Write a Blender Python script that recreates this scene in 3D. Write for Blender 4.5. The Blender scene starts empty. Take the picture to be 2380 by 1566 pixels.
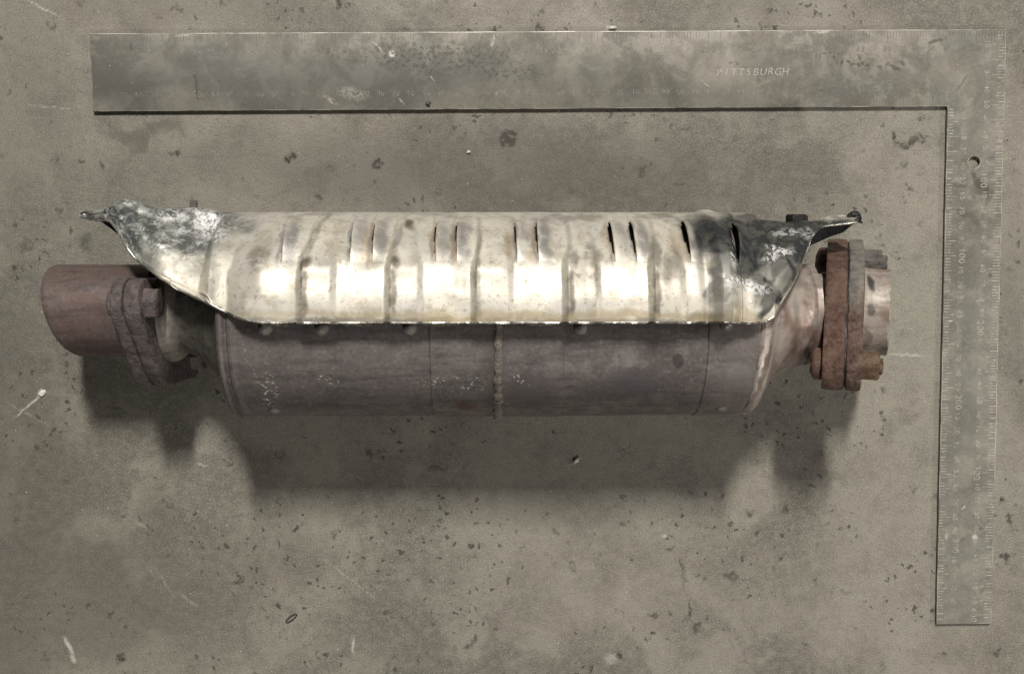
import bpy, bmesh, math, random
import numpy as np
from mathutils import Vector, Matrix, noise

sc = bpy.context.scene
C = sc.collection
MM = 0.001

# ------------------------------------------------------------------ camera
FPX, CX, CY, CAMH = 2566.5, 1189.5, 783.0, 750.0
TX, TY = -0.0755845, -0.0169862
ROT = Matrix.Rotation(TY, 3, 'Y') @ Matrix.Rotation(TX, 3, 'X')
cam = bpy.data.cameras.new('camera')
cam.sensor_fit = 'HORIZONTAL'; cam.sensor_width = 36.0
cam.lens = 36.0 * FPX / 2379.0
cam.clip_start = 0.01; cam.clip_end = 60.0
camo = bpy.data.objects.new('camera', cam); C.objects.link(camo)
camo.matrix_world = Matrix.Translation((0, 0, CAMH * MM)) @ ROT.to_4x4()
sc.camera = camo

# ------------------------------------------------------------------ world and lamps
world = bpy.data.worlds.new("World"); sc.world = world; world.use_nodes = True
bg = world.node_tree.nodes['Background']
bg.inputs[0].default_value = (1.0, 0.96, 0.86, 1); bg.inputs[1].default_value = 0.012
def area(name, loc, tgt, sx, sy, power, col, roll=None):
    l = bpy.data.lights.new(name, 'AREA'); l.shape = 'RECTANGLE'
    l.size = sx; l.size_y = sy; l.energy = power; l.color = col
    o = bpy.data.objects.new(name, l); C.objects.link(o)
    z = (Vector(loc) - Vector(tgt)).normalized()
    x = Vector((1, 0, 0)); x = (x - z * x.dot(z)).normalized()
    y = z.cross(x)
    m = Matrix((x, y, z)).transposed().to_4x4(); m.translation = Vector(loc)
    o.matrix_world = m
    return o
WARM = (1.0, 0.953, 0.885)
area('ceiling_lamp', (0.10, 2.72, 3.5), (0, 0, 0), 0.20, 0.75, 226, WARM)
area('ceiling_lamp', (0.80, -3.55, 3.5), (0, 0, 0), 0.25, 0.55, 66, WARM)
area('side_lamp', (1.05, -0.10, 0.60), (0.1, -0.05, 0), 0.22, 0.22, 2.6, WARM)
sc.view_settings.view_transform = 'Standard'; sc.view_settings.look = 'None'
sc.view_settings.exposure = -0.14; sc.view_settings.gamma = 1.0

# ------------------------------------------------------------------ helpers
def at(px, py, z):
    """ray through a reading taken off the photograph, met at height z (mm)"""
    d = ROT @ Vector(((px - CX) / FPX, -(py - CY) / FPX, -1.0))
    t = (z - CAMH) / d.z
    return Vector((d.x * t, d.y * t, z))
def mesh(name, verts, faces, mat=None, parent=None, smooth=True, mats=None, fm=None, autos=None):
    off = parent_off(parent)
    me = bpy.data.meshes.new(name)
    me.from_pydata([((v[0] * MM - off[0]), (v[1] * MM - off[1]), (v[2] * MM - off[2])) for v in verts], [], faces)
    if mats:
        for m in mats: me.materials.append(m)
    elif mat: me.materials.append(mat)
    if smooth: me.polygons.foreach_set('use_smooth', [True] * len(me.polygons))
    if fm: me.polygons.foreach_set('material_index', fm)
    if autos is not None: me.set_sharp_from_angle(angle=math.radians(autos))
    me.update()
    o = bpy.data.objects.new(name, me); C.objects.link(o)
    if parent: o.parent = parent
    return o
def parent_off(p):
    v = Vector((0, 0, 0))
    while p is not None:
        v = v + p.location; p = p.parent
    return v
def frombm(name, bm, mat, parent=None, smooth=True, autos=35):
    bmesh.ops.recalc_face_normals(bm, faces=bm.faces[:])
    off = parent_off(parent)
    for v in bm.verts: v.co = v.co * MM - off
    me = bpy.data.meshes.new(name); bm.to_mesh(me); bm.free()
    me.materials.append(mat)
    if smooth: me.polygons.foreach_set('use_smooth', [True] * len(me.polygons))
    if autos is not None: me.set_sharp_from_angle(angle=math.radians(autos))
    o = bpy.data.objects.new(name, me); C.objects.link(o)
    if parent: o.parent = parent
    return o
def thing(name, label, cat, loc):
    o = bpy.data.objects.new(name, None); C.objects.link(o)
    o.location = Vector(loc) * MM; o.empty_display_size = 0.02
    o['label'] = label; o['category'] = cat
    return o
def tag(o, label, cat, group=None):
    o['label'] = label; o['category'] = cat
    if group: o['group'] = group
def nz(p, s=1.0, seed=0.0):
    return noise.noise(Vector((p[0] * s + seed, p[1] * s - seed * .7, p[2] * s + seed * 1.3)))
def smooth01(t):
    t = max(0.0, min(1.0, t)); return t * t * (3 - 2 * t)

def vnoise(x, y, seed=0):
    """value noise on numpy arrays, about -1..1"""
    xi = np.floor(x).astype(np.int64); yi = np.floor(y).astype(np.int64); fx = x - xi; fy = y - yi
    fx = fx * fx * (3 - 2 * fx); fy = fy * fy * (3 - 2 * fy)
    def h(a, b):
        n = (a * 374761393 + b * 668265263 + seed * 982451653) & 0xffffffff
        n = ((n ^ (n >> 13)) * 1274126177) & 0xffffffff
        return ((n ^ (n >> 16)) & 0xffff) / 32767.5 - 1
    return (h(xi, yi) * (1 - fx) + h(xi + 1, yi) * fx) * (1 - fy) + (h(xi, yi + 1) * (1 - fx) + h(xi + 1, yi + 1) * fx) * fy
def fbm(x, y, sc_, seed=0, oc=4, r=.6):
    o = 0; a = 1; t = 0
    for k in range(oc):
        o = o + a * vnoise(x * sc_ * 2 ** k + 17 * k, y * sc_ * 2 ** k - 9 * k, seed + k); t += a; a *= r
    return o / t
def blob_field(X, Y, lst, warp_sc, warp_amt, soft, seed):
    wx = X + fbm(X, Y, warp_sc, seed) * warp_amt; wy = Y + fbm(X, Y, warp_sc, seed + 50) * warp_amt
    out = np.zeros_like(X)
    for (x, y, z, rx, ry, an, st) in lst:
        a = math.radians(an); R = 2.2 * max(rx, ry) + warp_amt * 1.5
        m = (np.abs(X - x) < R) & (np.abs(Y - y) < R)
        dx = wx[m] - x; dy = wy[m] - y
        u = (dx * math.cos(a) + dy * math.sin(a)) / rx; v = (-dx * math.sin(a) + dy * math.cos(a)) / ry
        d = np.sqrt(u * u + v * v); t = np.clip((1 + soft - d) / (2 * soft), 0, 1)
        out[m] = np.maximum(out[m], st * t * t * (3 - 2 * t))
    return out

# ------------------------------------------------------------------ shader helpers
class NT:
    def __init__(s, name):
        s.m = bpy.data.materials.new(name); s.m.use_nodes = True
        s.t = s.m.node_tree; s.b = s.t.nodes['Principled BSDF']
        s.tc = s.t.nodes.new('ShaderNodeTexCoord'); s.P = s.tc.outputs['Object']
    def n(s, ty, **k):
        nd = s.t.nodes.new(ty)
        for a, v in k.items(): setattr(nd, a, v)
        return nd
    def l(s, a, b): s.t.links.new(a, b)
    def put(s, sock, v):
        if isinstance(v, bpy.types.NodeSocket): s.l(v, sock)
        else: sock.default_value = v
    def noise(s, scale, detail=5, rough=.55, dist=0.0, vec=None, off=None):
        nd = s.n('ShaderNodeTexNoise'); nd.inputs['Scale'].default_value = scale
        nd.inputs['Detail'].default_value = detail; nd.inputs['Roughness'].default_value = rough
        nd.inputs['Distortion'].default_value = dist
        v = vec or s.P
        if off:
            mp = s.n('ShaderNodeMapping'); mp.inputs['Location'].default_value = off
            s.l(v, mp.inputs[0]); v = mp.outputs[0]
        s.l(v, nd.inputs['Vector']); return nd.outputs['Fac']
    def stretch(s, sx, sy, sz, rz=0):
        mp = s.n('ShaderNodeMapping'); mp.inputs['Scale'].default_value = (sx, sy, sz)
        mp.inputs['Rotation'].default_value = (0, 0, rz)
        s.l(s.P, mp.inputs[0]); return mp.outputs[0]
    def vor(s, scale, feature='F1', vec=None, rnd=1.0):
        nd = s.n('ShaderNodeTexVoronoi'); nd.feature = feature; nd.voronoi_dimensions = '2D'
        nd.inputs['Scale'].default_value = scale; nd.inputs['Randomness'].default_value = rnd
        s.l(vec or s.P, nd.inputs['Vector']); return nd
    def ramp(s, f, lo, hi, a=0.0, b=1.0, smooth=True):
        nd = s.n('ShaderNodeMapRange'); nd.interpolation_type = 'SMOOTHSTEP' if smooth else 'LINEAR'
        s.put(nd.inputs['Value'], f)
        nd.inputs['From Min'].default_value = lo; nd.inputs['From Max'].default_value = hi
        nd.inputs['To Min'].default_value = a; nd.inputs['To Max'].default_value = b
        return nd.outputs['Result']
    def math(s, op, a, b=0.0, clamp=False):
        nd = s.n('ShaderNodeMath', operation=op); nd.use_clamp = clamp
        s.put(nd.inputs[0], a); s.put(nd.inputs[1], b); return nd.outputs[0]
    def mix(s, f, a, b, mode='MIX'):
        nd = s.n('ShaderNodeMix', data_type='RGBA', blend_type=mode)
        s.put(nd.inputs[0], f)
        s.put(nd.inputs[6], (*a, 1) if isinstance(a, tuple) else a)
        s.put(nd.inputs[7], (*b, 1) if isinstance(b, tuple) else b)
        return nd.outputs[2]
    def warp(s, scale, amt, detail=4):
        nd = s.n('ShaderNodeTexNoise'); nd.inputs['Scale'].default_value = scale
        nd.inputs['Detail'].default_value = detail; nd.inputs['Roughness'].default_value = .65
        s.l(s.P, nd.inputs['Vector'])
        sb = s.n('ShaderNodeVectorMath', operation='SUBTRACT'); s.l(nd.outputs['Color'], sb.inputs[0])
        sb.inputs[1].default_value = (.5, .5, .5)
        sl = s.n('ShaderNodeVectorMath', operation='SCALE'); s.l(sb.outputs[0], sl.inputs[0]); sl.inputs['Scale'].default_value = amt
        ad = s.n('ShaderNodeVectorMath', operation='ADD'); s.l(s.P, ad.inputs[0]); s.l(sl.outputs[0], ad.inputs[1])
        return ad.outputs[0]
    def blobs(s, vec, lst, soft=.45, flat=True, zr=1.0):
        """lst: (x, y, z, rx, ry, angle deg, strength) in metres of the object's own space"""
        out = None
        for (x, y, z, rx, ry, an, st) in lst:
            mp = s.n('ShaderNodeMapping', vector_type='TEXTURE')
            mp.inputs['Location'].default_value = (x, y, z)
            mp.inputs['Rotation'].default_value = (0, 0, math.radians(an))
            mp.inputs['Scale'].default_value = (rx, ry, zr)
            s.l(vec, mp.inputs[0])
            ln = s.n('ShaderNodeVectorMath', operation='LENGTH'); s.l(mp.outputs[0], ln.inputs[0])
            k = s.ramp(ln.outputs['Value'], 1.0 + soft, 1.0 - soft, 0.0, st)
            out = k if out is None else s.math('MAXIMUM', out, k)
        return out
    def bump(s, h, strength, dist, prev=None):
        nd = s.n('ShaderNodeBump'); nd.inputs['Strength'].default_value = strength
        nd.inputs['Distance'].default_value = dist; s.l(h, nd.inputs['Height'])
        if prev is not None: s.l(prev, nd.inputs['Normal'])
        return nd.outputs[0]
    def out(s, col, rough, metal, normal=None, spec=None):
        s.put(s.b.inputs['Base Color'], (*col, 1) if isinstance(col, tuple) else col)
        s.put(s.b.inputs['Roughness'], rough); s.put(s.b.inputs['Metallic'], metal)
        if normal is not None: s.l(normal, s.b.inputs['Normal'])
        if spec is not None: s.put(s.b.inputs['Specular IOR Level'], spec)
        return s.m

def gp(px, py, z=0.0, off=(0, 0, 0)):
    p = at(px, py, z); return (p.x * MM - off[0], p.y * MM - off[1], p.z * MM - off[2])
def fb(px, py, rpx, rpy, an, st, k=3.42):
    p = at(px, py, 0); return (p.x * MM, p.y * MM, 0.0, rpx / k * MM * .88, rpy / k * MM * .88, -an, st)

# ------------------------------------------------------------------ materials
FLOOR_BLOBS = {}
def floor_material():
    s = NT('concrete')
    big = s.noise(5.0, 3, .5, .3); med = s.noise(22, 6, .62, .4); fine = s.noise(160, 6, .7); grain = s.noise(900, 4, .7)
    hue = s.noise(9, 3, .5, .2, off=(4, 2, 0)); hue2 = s.noise(30, 3, .5, off=(1, 7, 0))
    col = s.mix(s.ramp(big, .36, .64), (.148, .135, .113), (.272, .254, .213))
    col = s.mix(s.math('MULTIPLY', s.ramp(med, .47, .62), .6), col, (.315, .297, .250))
    col = s.mix(s.math('MULTIPLY', s.ramp(hue, .50, .64), .20), col, (.165, .170, .142))
    col = s.mix(s.math('MULTIPLY', s.ramp(hue2, .54, .66), .22), col, (.235, .195, .170))
    col = s.mix(s.math('MULTIPLY', s.ramp(med, .48, .36), .42), col, (.135, .122, .100))
    col = s.mix(s.math('MULTIPLY', s.ramp(fine, .42, .66), .30), col, (.35, .33, .28))
    col = s.mix(s.math('MULTIPLY', s.ramp(fine, .46, .34), .20), col, (.10, .092, .076))
    col = s.mix(s.math('MULTIPLY', s.ramp(grain, .53, .62), .50), col, (.40, .385, .33))
    col = s.mix(s.math('MULTIPLY', s.ramp(grain, .47, .38), .42), col, (.085, .078, .064))
    # scattered dirt flecks and pits
    w = s.warp(110, .016, 5)
    clump = s.ramp(s.noise(12, 4, .6, off=(9, 9, 0)), .46, .60)
    v1 = s.vor(55, vec=w); sz = s.n('ShaderNodeSeparateColor'); s.l(v1.outputs['Color'], sz.inputs[0])
    rad = s.ramp(sz.outputs[0], .84, 1.0, 0.0, .26, False)
    fleck = s.ramp(s.math('SUBTRACT', rad, v1.outputs['Distance']), -.03, .10)
    fleck = s.math('MULTIPLY', fleck, s.ramp(s.noise(260, 4, .6), .42, .62))
    v2 = s.vor(190, vec=w); sz2 = s.n('ShaderNodeSeparateColor'); s.l(v2.outputs['Color'], sz2.inputs[0])
    rad2 = s.ramp(sz2.outputs[0], .66, 1.0, 0.0, .30, False)
    fleck2 = s.ramp(s.math('SUBTRACT', rad2, v2.outputs['Distance']), -.02, .05)
    fleck2 = s.math('MULTIPLY', fleck2, s.ramp(clump, 0, 1, .10, 1.0))
    col = s.mix(s.math('MULTIPLY', fleck, .6), col, (.040, .035, .028))
    col = s.mix(s.math('MULTIPLY', fleck2, .80), col, (.045, .039, .031))
    # named stains and broad painted shade read off the photograph
    dark = [fb(790,12,14,12,0,.8), fb(510,10,14,6,10,.6), fb(415,20,10,6,30,.5), fb(410,350,12,10,0,.7), fb(455,470,9,5,0,.5),
        fb(190,380,14,5,5,.6), fb(240,378,12,8,0,.6), fb(1180,320,16,14,0,.75), fb(1150,318,34,22,0,.25), fb(676,368,12,12,0,.8),
        fb(877,376,12,9,60,.8), fb(735,462,18,10,5,.6), fb(1443,392,7,4,0,.8), fb(2080,322,10,16,-30,.7), fb(2110,330,24,10,-20,.6), fb(2140,318,16,8,-20,.6),
        fb(2010,345,10,7,0,.4), fb(2098,385,5,16,10,.4), fb(2118,442,6,12,0,.6), fb(2100,465,5,9,0,.5), fb(1590,300,14,4,0,.6), fb(1580,430,20,4,-8,.5),
        fb(1500,395,10,16,20,.5), fb(1715,455,5,10,0,.6), fb(255,505,10,5,10,.7), fb(60,575,24,18,0,.35), fb(195,560,18,14,0,.4),
        fb(1600,1410,26,7,80,.65), fb(1556,1430,14,6,15,.8), fb(1610,1450,8,20,-20,.55), fb(1640,1440,6,16,0,.55), fb(1590,1345,8,26,-5,.4),
        fb(1585,1310,8,24,-10,.55), fb(1700,1335,20,8,-15,.5), fb(1510,1425,14,5,5,.55), fb(1738,1192,12,12,0,.6), fb(1815,1182,8,12,-20,.55),
        fb(1437,1520,10,12,30,.8), fb(1740,1388,8,8,0,.6), fb(1895,1360,6,12,0,.5), fb(1970,1378,18,8,-30,.4), fb(1470,1306,7,9,0,.6),
        fb(1560,1280,10,8,0,.5), fb(1095,1493,10,10,0,.55), fb(1025,1530,11,11,0,.6), fb(745,1530,10,10,0,.45), fb(560,1340,10,6,0,.5), fb(395,1170,10,6,20,.5),
        fb(2335,1110,7,8,0,.9), fb(2325,1165,7,12,30,.85), fb(2352,1205,6,18,20,.7), fb(2335,1290,8,14,0,.7), fb(2320,1510,10,12,30,.7), fb(2190,1520,14,8,0,.5),
        fb(2335,1305,10,6,0,.5), fb(2178,1160,14,20,0,.4), fb(1430,1170,10,8,0,.5), fb(1010,1090,22,6,-15,.5), fb(860,1060,10,12,0,.5), fb(1290,1240,10,14,30,.5),
        fb(1095,1285,22,7,5,.4), fb(1245,30,14,6,-30,.5), fb(1250,65,12,8,0,.7), fb(1890,40,10,5,0,.5), fb(2075,595,10,6,0,.6), fb(2040,560,8,6,0,.5),
        fb(1960,580,6,6,0,.6), fb(285,1530,14,10,0,.6), fb(1200,580,1,1,0,.1), fb(700,1435,1,1,0,.1)]
    light = [fb(2150,250,3,3,0,.5), fb(95,18,46,1.6,26,.75), fb(70,940,50,2.2,-40,.8), fb(96,912,9,7,-40,.9), fb(160,1500,26,5,62,.8), fb(170,1530,12,6,70,.6),
        fb(2110,825,50,2.2,2,.6), fb(820,1500,3,20,5,.7), fb(820,1350,80,1.4,38,.45), fb(120,250,60,1.5,4,.35), fb(1415,65,8,5,0,.8),
        fb(1545,1245,10,4,0,.55), fb(440,1395,26,3,38,.3), fb(380,1350,40,1.5,60,.3), fb(1420,1530,16,14,0,.35), fb(360,250,1.2,26,0,.3),
        fb(470,1080,14,3,10,.4), fb(330,1220,16,4,30,.35), fb(60,960,70,1.4,28,.3), fb(1230,860,1,1,0,.1)]
    wide = [fb(1150,400,720,105,2,.52), fb(500,30,600,50,2,.30), fb(1700,10,300,40,0,.2), fb(-30,1100,260,520,0,.52), fb(100,1400,430,190,0,.50), fb(60,300,130,300,0,.32), fb(640,1290,130,60,10,.2), fb(330,300,115,17,1,.55), fb(120,575,26,26,0,.28), fb(190,590,30,26,0,.3), fb(60,1300,150,90,0,.45), fb(200,1450,190,60,0,.4), fb(30,1500,150,120,0,.5),  # broad dirt patches, with cast shadow and light falloff painted into them
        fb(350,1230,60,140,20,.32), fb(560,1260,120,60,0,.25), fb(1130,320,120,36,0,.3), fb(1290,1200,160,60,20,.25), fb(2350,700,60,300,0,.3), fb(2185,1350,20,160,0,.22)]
    FLOOR_BLOBS.update(dark=dark, light=light, wide=wide)
    def attr(n):
        nd = s.n('ShaderNodeAttribute'); nd.attribute_name = n; return nd.outputs['Fac']
    dm, lm, wm = attr('stain'), attr('scratch'), attr('grime')  # grime also carries the painted cast shadow and light falloff
    brk = s.ramp(s.noise(260, 5, .75, off=(2, 2, 0)), .39, .52)
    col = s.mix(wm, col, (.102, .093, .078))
    col = s.mix(s.math('MULTIPLY', s.math('MULTIPLY', s.ramp(dm, .0, .8), s.ramp(brk, 0, 1, .25, 1)), 1.0), col, (.048, .042, .033))
    col = s.mix(s.math('MULTIPLY', lm, s.ramp(brk, 0, 1, .45, 1)), col, (.62, .60, .53))
    h = s.math('ADD', s.math('MULTIPLY', fine, .6), s.math('MULTIPLY', grain, .35))
    h = s.math('SUBTRACT', h, s.math('MULTIPLY', fleck2, .5))
    nm = s.bump(h, .55, .0009)
    rg = s.ramp(med, .35, .65, .62, .42)
    return s.out(col, rg, 0.0, nm, .45)

OFF = (0.0, -0.040, 0.0)         # foot of the converter
def cb(px, py, z, rx, ry, an, st):
    p = at(px, py, z); return (p.x * MM - OFF[0], p.y * MM - OFF[1], p.z * MM, rx * MM, ry * MM, -an, st)

def body_material(name, a, b, c, metal=.55, rough=.48, speck=True, extra=None):
    s = NT(name)
    n1 = s.noise(14, 5, .6, .4); n2 = s.noise(70, 6, .65, .2); n3 = s.noise(420, 5, .7); st = s.noise(30, 5, .6, vec=s.stretch(1, 7, 7))
    col = s.mix(s.ramp(n1, .38, .62), a, b)
    col = s.mix(s.math('MULTIPLY', s.ramp(n2, .45, .64), .6), col, c)
    col = s.mix(s.math('MULTIPLY', s.ramp(st, .50, .64), .5), col, tuple(x * .62 for x in a))
    col = s.mix(s.math('MULTIPLY', s.ramp(n3, .54, .70), .40), col, tuple(min(1, x * 1.9) for x in c))
    col = s.mix(s.math('MULTIPLY', s.ramp(n3, .46, .32), .50), col, tuple(x * .40 for x in a))
    rg = s.ramp(n2, .3, .7, rough + .1, rough - .1)
    if extra: col, rg = extra(s, col, rg)
    h = s.math('ADD', s.math('MULTIPLY', n3, .5), n2)
    return s.out(col, rg, metal, s.bump(h, .35, .0006))

def can_extra(s, col, rg):
    w = s.warp(60, .012, 5)
    dk = s.blobs(w, [cb(1470,885,110,17,9,0,.75), cb(1410,905,105,12,5,0,.6), cb(1240,905,108,14,12,0,.55), cb(1082,937,96,5,2.2,0,.7), cb(1235,800,125,30,8,0,.12)], .35, zr=.05)
    col = s.mix(dk, col, (.095, .082, .088))
    sp = s.blobs(s.warp(300, .001, 3), [cb(1573,837,120,3.2,4.4,-15,.85)], .22, zr=.05)
    col = s.mix(sp, col, (.05, .043, .040))
    wd = s.blobs(w, [cb(1150,860,118,5,36,0,.6)], .7, zr=.08)
    col = s.mix(wd, col, (.095, .080, .068))
    rd = s.blobs(w, [cb(1082,937,96,6,2.4,0,.8)], .4, zr=.05)
    col = s.mix(rd, col, (.11, .06, .045))
    wh = s.blobs(w, [cb(630,905,100,5,11,5,1), cb(775,885,108,7,3,20,.8), cb(1055,885,108,16,4,0,.9), cb(1210,880,108,4,6,0,.8), cb(590,845,115,2,10,-20,.6)], .6, zr=.05)
    br = s.ramp(s.noise(520, 3, .6), .60, .66)
    col = s.mix(s.math('MULTIPLY', wh, br), col, (.85, .83, .80))
    # coat of oxide turns paler towards the right end
    sep = s.n('ShaderNodeSeparateXYZ'); s.l(s.P, sep.inputs[0])
    col = s.mix(s.math('MULTIPLY', s.ramp(sep.outputs[0], .11, .16), .22), col, (.38, .33, .32))
    return col, rg

SHIELD_BLOBS = {}
def shield_material():
    def attr_blobs(name, ws, wa, soft, lst):
        SHIELD_BLOBS[name] = (lst, ws, wa, soft)
        nd = s.n('ShaderNodeAttribute'); nd.attribute_name = name; return nd.outputs['Fac']
    s = NT('aluminised_steel')
    n1 = s.noise(16, 5, .6, .5); n2 = s.noise(75, 6, .66, .3); n3 = s.noise(380, 5, .7); n4 = s.noise(130, 6, .75, .6, off=(3, 1, 2))
    col = s.mix(s.ramp(n1, .38, .62), (.80, .76, .66), (.72, .695, .635))
    col = s.mix(s.math('MULTIPLY', s.ramp(n2, .50, .66), .50), col, (.50, .44, .32))
    col = s.mix(s.math('MULTIPLY', s.ramp(n4, .54, .66), .35), col, (.38, .37, .34))
    col = s.mix(s.math('MULTIPLY', s.ramp(n3, .46, .32), .50), col, (.22, .185, .13))
    col = s.mix(s.math('MULTIPLY', s.ramp(n3, .58, .70), .35), col, (.84, .82, .76))
    burn = attr_blobs('burn', 160, 0.003, .5, [cb(955,520,95,3,3.5,0,.9), cb(606,600,130,7,9,0,.55), cb(1070,640,137,5,11,0,.45), cb(1380,640,137,3,8,0,.5),
            cb(1380,590,132,5,6,0,.5), cb(1000,498,80,22,3,0,.3), cb(1330,505,85,24,3,0,.4), cb(1560,505,85,20,3,0,.55), cb(1185,560,130,3,10,0,.2), cb(700,498,80,30,2.5,0,.3)])
    col = s.mix(s.math('MULTIPLY', burn, s.ramp(n2, .35, .55)), col, (.13, .115, .085))
    lv = [662, 820, 870, 1013, 1062, 1200, 1250, 1425, 1475, 1600]
    grey = attr_blobs('grey', 160, 0.003, .5, [cb(q + 17, 562, 120, 3.6, 13, 0, .75 if i in (0, 2, 4, 6, 8) else .4) for i, q in enumerate(lv)] + [cb(q - 7, 560, 120, 1.5, 13, 0, .7) for q in lv])  # grey scale right of each slit; recess shade painted on its left
    col = s.mix(s.math('MULTIPLY', grey, s.ramp(n2, .30, .52, .4, 1.0)), col, (.25, .245, .245))
    grime = attr_blobs('grime', 160, 0.002, .5, [cb(q, 680, 140, 1.9, 16, 0, .85) for q in (709, 912, 1325, 1524)] + [cb(1110, 640, 138, 2.0, 26, 0, .6), cb(735, 545, 115, 2.0, 12, 12, .6), cb(925, 560, 118, 1.8, 10, 8, .5), cb(920, 612, 132, 3, 4, 0, .9), cb(712, 612, 132, 3, 4, 0, .9), cb(1330, 600, 130, 2.5, 6, 0, .7), cb(1525, 590, 130, 2.5, 10, 0, .7), cb(1560, 610, 130, 6, 10, 20, .6), cb(1480, 745, 141, 80, 1.4, 0, .6), cb(900, 744, 141, 80, 1.6, 0, .7), cb(1640, 740, 141, 10, 3, 0, .8)])  # dirt streaks, with shade painted down the rib flanks and knees
    col = s.mix(s.math('MULTIPLY', grime, s.ramp(n2, .28, .50, .45, 1.0)), col, (.15, .132, .098))  # dirt together with the painted rib and knee shade
    orange = attr_blobs('orange', 80, 0.004, .5, [cb(1005,560,125,2,11,0,.4), cb(1050,565,125,2,11,0,.4), cb(1192,560,125,2,11,0,.4), cb(1240,560,125,2,11,0,.4), cb(1418,560,125,2,12,0,.25), cb(1585,570,125,7,10,0,.3), cb(858,560,125,4,12,0,.3)])
    col = s.mix(orange, col, (.56, .40, .22))
    gold = attr_blobs('gold', 60, 0.008, .6, [cb(1200,735,141,150,3.0,0,.65), cb(1700,735,141,14,5,0,.6)])
    col = s.mix(gold, col, (.50, .41, .25))
    # blue-grey scorched zones at both ends, plus painted shade on lip and valley
    dk = attr_blobs('dk', 60, 0.009, .35, [cb(1750,575,120,24,20,0,1), cb(1660,545,120,18,15,0,1), cb(1705,555,118,14,19,0,1), cb(1790,640,128,10,16,30,.8), cb(1735,620,132,12,10,0,.9), cb(1640,515,95,12,7,0,.8), cb(1800,560,110,30,16,0,1), cb(1880,530,95,34,10,0,1), cb(1690,640,137,8,12,0,.55), cb(1840,620,118,16,18,20,.8), cb(1795,700,134,4,12,30,.9),
            cb(400,530,105,42,16,0,.95), cb(290,520,100,36,22,0,1), cb(340,600,115,12,10,30,.8), cb(545,530,112,14,6,0,.75), cb(430,560,115,22,10,0,.75), cb(1690,720,141,7,8,0,.5), cb(1682,600,132,7,22,0,.75), cb(1712,560,125,10,18,0,1), cb(1672,660,138,4,14,0,.7), cb(1770,520,98,20,7,0,.9), cb(1650,505,80,10,5,0,.6), cb(1812,690,130,2.6,14,-38,1), cb(1840,640,122,2.6,14,-38,1), cb(1868,580,112,2.6,14,-32,1), cb(370,500,90,28,8,0,.9), cb(490,650,128,3,12,0,.4), cb(430,600,118,10,10,0,.5)])
    pat = s.ramp(s.noise(120, 7, .75, .5, off=(5, 5, 5)), .47, .56)
    dcol = s.mix(s.math('MULTIPLY', pat, .75), (.095, .102, .100), (.36, .37, .34))
    dcol2 = s.mix(s.math('MULTIPLY', s.ramp(n4, .55, .62), .9), dcol, (.62, .62, .60))
    sep = s.n('ShaderNodeSeparateXYZ'); s.l(s.P, sep.inputs[0])
    left = s.ramp(sep.outputs[0], -.10, -.16)
    dcol = s.mix(left, s.mix(s.math('MULTIPLY', pat, .35), (.030, .034, .038), (.20, .19, .15)), dcol2)
    col = s.mix(dk, col, dcol)
    sc1 = attr_blobs('sc1', 300, 0.0025, .7, [cb(1800,592,112,8,2.0,-20,1), cb(1808,580,112,7,1.6,10,1), cb(1790,598,112,4,2,0,.9), cb(1720,655,136,10,2.5,18,1), cb(1740,668,134,12,3,5,.8), cb(1700,600,130,2,5,0,.8), cb(470,520,100,7,8,0,.9), cb(500,545,105,8,4,0,.7), cb(395,500,95,8,4,0,.6), cb(390,545,100,4,3,0,.5), cb(1830,540,100,8,2,-10,.6), cb(1875,545,98,3,4,0,.6)])
    sc1 = s.math('MULTIPLY', sc1, s.ramp(s.noise(330, 5, .7, .8, off=(1, 2, 3)), .44, .54))
    col = s.mix(sc1, col, (.88, .88, .86))
    rg = s.ramp(n2, .35, .65, .62, .46)
    rg = s.mix(dk, rg, (.50, .50, .50))
    scuff = s.noise(60, 5, .7, vec=s.stretch(1.0, 9, 9))
    h = s.math('ADD', s.math('MULTIPLY', n3, .35), s.math('ADD', n2, s.math('MULTIPLY', scuff, .2)))
    nm = s.bump(h, .30, .0005)
    nm = s.bump(s.noise(28, 3, .5), .35, .0022, nm)
    return s.out(col, rg, s.ramp(dk, 0, 1, .45, .22), nm)

def rust_material(name, a, b, c, grey=None):
    s = NT(name)
    n1 = s.noise(45, 5, .6, .3); n2 = s.noise(190, 6, .7); n3 = s.noise(700, 4, .7)
    col = s.mix(s.ramp(n1, .38, .62), a, b)
    col = s.mix(s.math('MULTIPLY', s.ramp(n2, .47, .62), .65), col, c)
    col = s.mix(s.math('MULTIPLY', s.ramp(n2, .46, .34), .7), col, tuple(x * .35 for x in a))
    col = s.mix(s.math('MULTIPLY', s.ramp(n3, .60, .70), .5), col, tuple(min(1, x * 2.0) for x in c))
    if grey:
        sep = s.n('ShaderNodeSeparateXYZ'); s.l(s.P, sep.inputs[0])
        f = s.math('ADD', sep.outputs[1], s.math('MULTIPLY', s.math('SUBTRACT', n1, .5), .05))
        col = s.mix(s.math('MULTIPLY', s.ramp(f, -.004, .030), .9), col, s.mix(s.ramp(n2, .42, .6), grey, tuple(x * 1.5 for x in grey)))
    h = s.math('ADD', n2, s.math('MULTIPLY', n3, .5))
    return s.out(col, s.ramp(n2, .35, .65, .70, .45), .25, s.bump(h, 1.0, .0020))

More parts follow.
